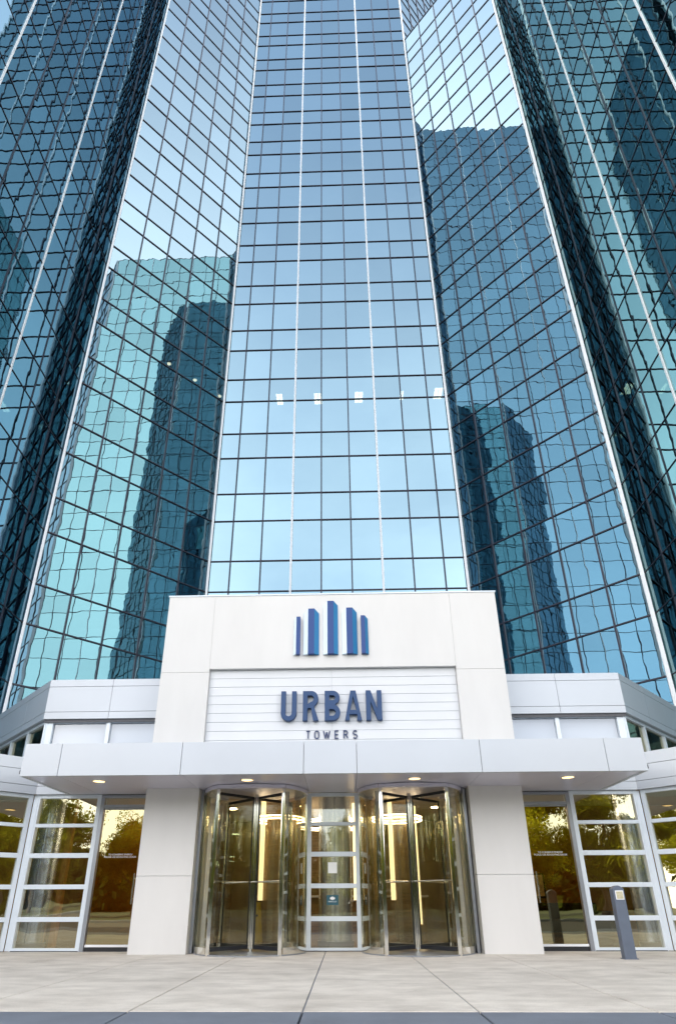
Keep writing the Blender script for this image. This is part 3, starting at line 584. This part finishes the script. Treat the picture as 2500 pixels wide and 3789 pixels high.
def bar(l0, l1, f1, r1, ztop, first=None):
    zb = 5.83; d = 0.10; yb, yf = 11.997, 11.997 - d
    X = [cx_(l0), cx_(l1), cx_(f1), cx_(r1)]
    root_bar = None
    # front
    def pr(pts, mat, name, par):
        m = MB(); n = len(pts) // 1
        m.v = pts; m.f = [(0, 1, 2, 3), (4, 7, 6, 5), (0, 4, 5, 1), (1, 5, 6, 2), (2, 6, 7, 3), (3, 7, 4, 0)]
        return m.build(name, mat, emb, parent=par)
    fb = pr([(X[1], yf, zb), (X[2], yf, zb), (X[2], yf, ztop), (X[1], yf, ztop), (X[1], yb, zb), (X[2], yb, zb), (X[2], yb, ztop), (X[1], yb, ztop)], M_b1, 'tower_bar', None)
    if l0 != l1: pr([(X[0], yb + .0 - .03, zb), (X[1] - .0005, yf, zb), (X[1] - .0005, yf, ztop), (X[0], yb - .03, ztop - 0.085 * (l1 - l0) / 55), (X[0], yb, zb), (X[1] - .0005, yb, zb), (X[1] - .0005, yb, ztop), (X[0], yb, ztop - 0.085 * (l1 - l0) / 55)], M_b3, 'side_face', fb)
    if f1 != r1: pr([(X[2] + .0005, yf, zb), (X[3], yb - .03, zb), (X[3], yb - .03, ztop - 0.085 * (r1 - f1) / 55), (X[2] + .0005, yf, ztop), (X[2] + .0005, yb, zb), (X[3], yb, zb), (X[3], yb, ztop - 0.085 * (r1 - f1) / 55), (X[2] + .0005, yb, ztop)], M_b2, 'side_face', fb)
bar(293, 328, 382, 382, 6.74); bar(425, 487, 572, 635, 6.94); bar(692, 750, 835, 893, 7.13); bar(948, 1008, 1092, 1152, 6.95); bar(1205, 1205, 1260, 1300, 6.75)

# ------------------------------------------------------------------ swing doors
def swing(sgn, label):
    f_ = (lambda x: x) if sgn < 0 else mx_
    q = sorted((f_(-5.05), f_(-4.07))); x0, x1 = q; cxm = (x0 + x1) / 2
    t = thing('glass_door', label, 'door', (cxm, YW + .12, 0), 'swing doors beside the portal'); y = YW + .13
    MB().box(x0, x1, y - .02, y + .02, 0.0, 0.075).build('kick_plate', M_black, t)
    MB().box(x0, x1, y - .028, y + .028, 0.076, 0.118).build('bottom_rail', M_trim, t, bevel=.004)
    MB().box(x0, x1, y - .022, y + .022, 2.655, 2.685).build('top_rail', M_grey, t)
    MB().quad((x0 + .01, y, .118), (x1 - .01, y, .118), (x1 - .01, y + .004, 2.655), (x0 + .01, y + .004, 2.655), rnd=.6).build('glass', M_door, t)
    px = f_(-4.23)
    MB().tube([(px, y - .075, .83), (px, y - .075, 1.40)], .014, 12).tube([(px, y - .075, .93), (px, y, .93)], .008, 8).tube([(px, y - .075, 1.30), (px, y, 1.30)], .008, 8).build('pull_handle', M_chrome, t)
    text_mesh('TO CONSERVE ENERGY\nPLEASE USE REVOLVING DOOR', .047, M_vinyl, t, 'lettering', (f_(-4.59), y - .006, 1.735), extrude=.0005, space=1.0)
swing(-1, 'bronze glass door left of the portal, white lettering and steel pull')
swing(1, 'bronze glass door right of the portal, amber lobby wall and sofa behind it')

# sticker and notice on the centre window
st = thing('window_sticker', 'small square dark teal sticker with white emblem on the narrow centre window', 'sticker', (-.245, YW + .1, .895)); yg = YW + .105
MB().box(-.36, -.13, yg - .004, yg, .805, .985).build('sticker_sheet', M_teal, st)
e = MB()
for dx, dz, r in ((-.028, 0, .022), (0, .014, .020), (.028, 0, .022), (0, -.016, .017)): e.tube([(-.245 + dx, yg - .0045, .925 + dz), (-.245 + dx, yg - .0065 - abs(dx) * .02, .925 + dz)], r, 14)
e.build('emblem', M_vinyl, st); text_mesh('PARACCES', .034, M_vinyl, st, 'lettering', (-.245, yg - .006, .865), extrude=.0005)
tag(MB().box(-.33, -.15, yg - .004, yg, 1.385, 1.59).build('paper_notice', M_vinyl, None), 'plain white paper notice stuck on the narrow centre window', 'notice')

# ------------------------------------------------------------------ bollard
bo = thing('bollard_light', 'slate blue bollard light with square lens standing before the right window', 'bollard', (4.6, 10.98, 0))
bm = MB(); pts = [(4.505 + .19 * k / 8, 1.045 + 0.055 * math.sin(math.pi * k / 8)) for k in range(9)]
out = [(4.505, 0.0), (4.695, 0.0)] + pts[::-1]
k0 = len(bm.v); n_ = len(out)
bm.v += [(x, 10.92, z) for x, z in out] + [(x, 11.07, z) for x, z in out]
bm.f += [tuple(range(n_)), tuple(range(2 * n_ - 1, n_ - 1, -1))] + [(i, i + n_, (i + 1) % n_ + n_, (i + 1) % n_) for i in range(n_)]
bm.build('post', M_boll, bo, bevel=.012)
MB().box(4.535, 4.67, 10.912, 10.9195, .88, 1.02).build('lens_frame', M_trim, bo, bevel=.002); MB().box(4.548, 4.657, 10.905, 10.9115, .893, 1.007).build('lens', M_lamp, bo, bevel=.003)
MB().box(4.49, 4.71, 10.905, 11.085, .001, .014).build('base_plate', M_boll, bo)

# ------------------------------------------------------------------ lobby furniture
def column(x, y, r, label):
    t = thing('lobby_column', label, 'column', (x, y, .013), 'silver columns inside the lobby')
    MB().cyl(x, y, r, .10, 3.49, 40).build('shaft', M_silver, t); MB().cyl(x, y, r + .02, .013, .10, 40).build('base_ring', M_grey, t)
    MB().box(x - .006, x + .006, y - r - .004, y - r + .01, .1, 3.49).build('seam', M_back, t)
column(-6.62, 13.75, .27, 'round silver column behind the left corner window'); column(6.30, 13.75, .25, 'round silver column behind the right corner window'); column(-.21, 14.3, .37, 'round silver column behind the narrow centre window')
tag(MB().box(-6.32, -6.2, 13.9, 14.05, .013, 3.48).build('timber_post', M_orange), 'slim orange timber post beside the left silver column', 'post')
def feature(x, y, label, w):
    t = thing('wood_feature_panel', label, 'wall panel', (x, y, .013))
    MB().arcwall(x + w / 2, y + 1.2, 1.15, 1.2, R_(270 - w * 24), R_(270 + w * 24), 0.9, 3.4, 16).build('panel', M_wood, t)
    MB().box(x - .11, x, y - .02, y + .1, .9, 3.3).build('light_strip', M_strip, t)
    MB().box(x, x + w, y + .25, y + .4, .014, .89).build('plinth', M_wood, t)
feature(-2.06, 16.0, 'curved grained wood panel with glowing edge seen through the left revolving door', .95)
feature(.34, 16.4, 'curved wood panel behind the centre window, glowing strip on its left edge', .55)
feature(1.28, 16.2, 'grained wood panel with glowing edge seen through the right revolving door', .5)
tag(MB().box(1.86, 1.92, 16.3, 16.36, .35, 3.2).build('light_strip', M_strip), 'thin glowing vertical light strip seen through the right revolving door', 'light')
def ring(x, y, z, r, label):
    t = thing('ring_light', label, 'ceiling light', (x, y, z), 'ring lights hanging in the lobby')
    for dz in (0, .07): MB().tube([(x + r * math.cos(a), y + r * math.sin(a), z + dz) for a in [2 * math.pi * k / 48 for k in range(48)]], .014, 8, closed=True).build('light_tube', M_led, t)
    m = MB()
    for a in (0.5, 2.6, 4.7): m.tube([(x + r * math.cos(a), y + r * math.sin(a), z + .07), (x + r * math.cos(a), y + r * math.sin(a), 3.49)], .004, 6)
    m.build('hanger', M_chrome, t)
ring(-1.65, 15.6, 2.74, .62, 'warm double ring light behind the left revolving door'); ring(1.35, 15.6, 2.74, .62, 'warm double ring light behind the right revolving door')
ring(-.35, 19, 3.0, 1.3, 'large warm double ring light at the back of the lobby')
wf = thing('wet_floor_sign', 'yellow folding wet-floor sign behind the left revolving door', 'sign', (-2.06, 15.1, .013))
w = MB(); 
for s in (-1, 1):
    k = len(w.v); w.v += [(-2.2, 15.1 + s * .16, .013), (-1.92, 15.1 + s * .16, .013), (-1.98, 15.1 + s * .02, .86), (-2.14, 15.1 + s * .02, .86)] + [(-2.2, 15.115 + s * .16, .013), (-1.92, 15.115 + s * .16, .013), (-1.98, 15.115 + s * .02, .86), (-2.14, 15.115 + s * .02, .86)]
    w.f += [tuple(k + i for i in q) for q in ((0, 1, 2, 3), (7, 6, 5, 4), (0, 4, 5, 1), (1, 5, 6, 2), (2, 6, 7, 3), (3, 7, 4, 0))]
w.build('board', M_yel, wf); MB().box(-2.1, -2.02, 15.03, 15.04, .3, .6).build('symbol', M_black, wf)
desk = thing('reception_desk', 'long dark wood reception desk at the back of the lobby', 'desk', (-.2, 19.6, .013))
MB().box(-2.6, 2.4, 19.4, 20.1, .014, .98).build('front', M_wood, desk, bevel=.01); MB().box(-2.7, 2.5, 19.3, 20.2, .985, 1.04).build('counter_top', M_white, desk, bevel=.01)
sofa = thing('lobby_sofa', 'dark grey lobby sofa against the amber wall behind the right glass door', 'sofa', (5.9, 17.6, .013))
MB().box(5.05, 6.9, 17.2, 17.95, .12, .42).build('seat', M_sofa, sofa, bevel=.04); MB().box(5.05, 6.9, 17.96, 18.15, .12, .82).build('backrest', M_sofa, sofa, bevel=.04)
for x in (4.86, 6.91): MB().box(x, x + .18, 17.2, 18.1, .12, .62).build('armrest', M_sofa, sofa, bevel=.04)
pic = thing('framed_picture', 'small framed picture on the amber wall behind the right glass door', 'picture', (5.5, 18.55, 1.2))
MB().box(5.3, 5.75, 18.54, 18.59, .95, 1.6).build('frame', M_black, pic); MB().box(5.34, 5.71, 18.53, 18.539, .99, 1.56).build('print', M_vinyl, pic)

for i_, (x, y) in enumerate(((-8.5, 14.2), (-5.2, 15.7), (-3.4, 18.5), (2.8, 18.5), (4.6, 15.7), (8.0, 14.2))):  # ceiling lights added to brighten the lobby interior
    t = thing('lobby_fill_light', ('added round fill light far left in the lobby', 'added round fill light behind the left glass door', 'added round fill light deep behind the left revolving door', 'added round fill light deep behind the right revolving door', 'added round fill light behind the right glass door', 'added round fill light far right in the lobby')[i_], 'ceiling light', (x, y, 3.49), 'added round fill lights in the lobby')
    MB().cyl(x, y, .17, 3.47, 3.499, 20).build('housing', M_chrome, t); MB().cyl(x, y, .14, 3.46, 3.4695, 20).build('lens', M_fill, t)

# ------------------------------------------------------------------ trees (across the road, mirrored in the lobby glass)
def leaf_mat(name, c):
    m, n, l, o = new_mat(name); d = n.new('ShaderNodeBsdfDiffuse'); t = n.new('ShaderNodeBsdfTranslucent'); mx = n.new('ShaderNodeMixShader'); mx.inputs[0].default_value = .4
    gi = n.new('ShaderNodeTexCoord'); z = n.new('ShaderNodeTexNoise'); z.inputs['Scale'].default_value = 1.7; r = n.new('ShaderNodeValToRGB')
    r.color_ramp.elements[0].position = .35; r.color_ramp.elements[1].position = .65; r.color_ramp.elements[0].color = (*[k * .6 for k in c], 1); r.color_ramp.elements[1].color = (*[k * 1.5 for k in c], 1)
    l.new(gi.outputs['Object'], z.inputs['Vector']); l.new(z.outputs['Fac'], r.inputs[0]); l.new(r.outputs[0], d.inputs[0]); l.new(r.outputs[0], t.inputs[0])
    l.new(d.outputs[0], mx.inputs[1]); l.new(t.outputs[0], mx.inputs[2]); l.new(mx.outputs[0], o.inputs[0]); return m
M_leafA = leaf_mat('yellow_green_leaves', (0.26, 0.26, 0.014)); M_leafB = leaf_mat('green_leaves', (0.15, 0.165, 0.012)); M_leafC = leaf_mat('shade_dark_green_leaves', (0.035, 0.045, 0.008)); M_bark = pbr('bark', (0.10, 0.075, 0.055), .9, var=.3, vscale=8)  # last leaf colour darkened so the woods look shaded
def tree_mesh(seed, h, spread, nleaf, mat):
    rd = random.Random(seed); tr = MB(); tips = []
    tr.tube([(0, 0, 0), (rd.uniform(-.1, .1), rd.uniform(-.1, .1), h * .2), (rd.uniform(-.25, .25), rd.uniform(-.25, .25), h * .42), (0, 0, h * .85)], [h * .028, h * .022, h * .017, h * .004], 8)
    for k in range(13):
        a = k * 2.4 + rd.uniform(-.3, .3); z0 = h * rd.uniform(.22, .62); L = spread * rd.uniform(.5, 1.0) * (1.1 - (z0 / h) * .6); up = L * rd.uniform(.35, .9)
        p0 = Vector((0, 0, z0)); p2 = p0 + Vector((math.cos(a) * L, math.sin(a) * L, up)); p1 = p0.lerp(p2, .5) + Vector((0, 0, .12 * L))
        tr.tube([tuple(p0), tuple(p1), tuple(p2)], [h * .011, h * .007, h * .003], 6); tips += [p2, p1.lerp(p2, .6), p1]
    tips += [Vector((rd.gauss(0, .2) * spread, rd.gauss(0, .2) * spread, h * rd.uniform(.7, .95))) for _ in range(9)]
    lf = MB()
    cl = [(t + Vector((rd.gauss(0, .22), rd.gauss(0, .22), rd.gauss(0, .2))) * spread * .6, spread * rd.uniform(.14, .32)) for t in tips for _ in range(4)]
    for _ in range(nleaf):
        c, r = rd.choice(cl); d = Vector((rd.gauss(0, 1), rd.gauss(0, 1), rd.gauss(0, .75))); d.normalize(); p = c + d * r * rd.uniform(.35, 1.0) ** .5
        if p.z < h * .18: continue
        s = rd.uniform(.06, .12); u = Vector((rd.gauss(0, 1), rd.gauss(0, 1), rd.gauss(0, .6))).normalized(); v = u.orthogonal().normalized(); v.rotate(Matrix.Rotation(rd.uniform(0, 6.28), 3, u))
        w_ = u.cross(v) * s * .55; v *= s; k = len(lf.v); lf.v += [tuple(p - v), tuple(p + w_), tuple(p + v), tuple(p - w_)]; lf.f.append((k, k + 1, k + 2, k + 3))
    return tr, lf
protos = []
for sd_, h, sp, n, mt in ((1, 8.6, 3.3, 42000, M_leafA), (2, 8.3, 3.6, 48000, M_leafB), (3, 11.5, 4.0, 52000, M_leafA)):
    tr, lf = tree_mesh(sd_, h, sp, n, mt); t = thing('roadside_tree', '', 'tree'); tr.build('trunk', M_bark, t); lf.build('crown', mt, t); protos.append(t)
spots = [(-30, -25, 0, 'broad yellow-green tree at the far left of the row across the road'), (-23, -22, 1, 'shorter green tree, second in the row across the road'), (-17, -26, 1, 'low green tree third in the row across the road'), (-11.5, -23, 1, 'low dark green tree mirrored in the left glass door'), (-5, -27, 1, 'green tree mirrored in the left revolving door'),
         (1.5, -24, 1, 'green tree mirrored in the narrow centre window'), (7.5, -27, 0, 'yellow-green tree mirrored in the right revolving door'), (13.5, -22, 2, 'tall yellow-green tree mirrored in the right glass door'), (20, -24, 2, 'tall broad tree mirrored in the right corner window'), (27, -23, 0, 'yellow-green tree near the far right of the row'), (34, -26, 2, 'tall tree at the far right end of the row'), (-37, -24, 2, 'tall tree at the far left end of the row'), (41, -15.5, 0, 'bushy yellow-green tree mirrored in the left angled window'), (47, -17, 2, 'tall tree beyond the right wing, behind the bushy one'), (-41, -15.5, 0, 'bushy yellow-green tree mirrored in the right angled window'), (-48, -17, 2, 'tall tree beyond the left wing, behind the bushy one')]
used = set()
for i, (x, y, k, lb) in enumerate(spots):
    src = protos[k]
    if k not in used: t = src; used.add(k)
    else:
        t = src.copy(); COL.objects.link(t)
        for ch in src.children: c = ch.copy(); COL.objects.link(c); c.parent = t
    t.location = (x, y, -.03); t.rotation_euler = (0, 0, i * 1.7); s_ = 1 + .12 * math.sin(i * 2.3); t.scale = (s_, s_, s_)
    t['label'] = lb; t['category'] = 'tree'; t['group'] = 'trees across the road'
wd = MB(); rd = random.Random(11)
for _ in range(60000):
    x = rd.uniform(-110, 110); top = 6.8 + 1.8 * math.sin(x * .21) + 1.2 * math.sin(x * .53 + 1) + .8 * math.sin(x * 1.3); z = top * rd.random() ** .8; y = -52 + rd.gauss(0, 2.0); s = rd.uniform(.45, .85)
    u = Vector((rd.gauss(0, 1), rd.gauss(0, 1), rd.gauss(0, .6))).normalized(); v = u.orthogonal().normalized(); w_ = u.cross(v) * s * .6; v = v * s; p = Vector((x, y, z)); k = len(wd.v)
    wd.v += [tuple(p - v), tuple(p + w_), tuple(p + v), tuple(p - w_)]; wd.f.append((k, k + 1, k + 2, k + 3))
o = wd.build('distant_woods', M_leafC); o['kind'] = 'stuff'; o['label'] = 'continuous line of woods beyond the lawn, mirrored in the lobby glass'; o['category'] = 'woods'
bpy.context.view_layer.update()
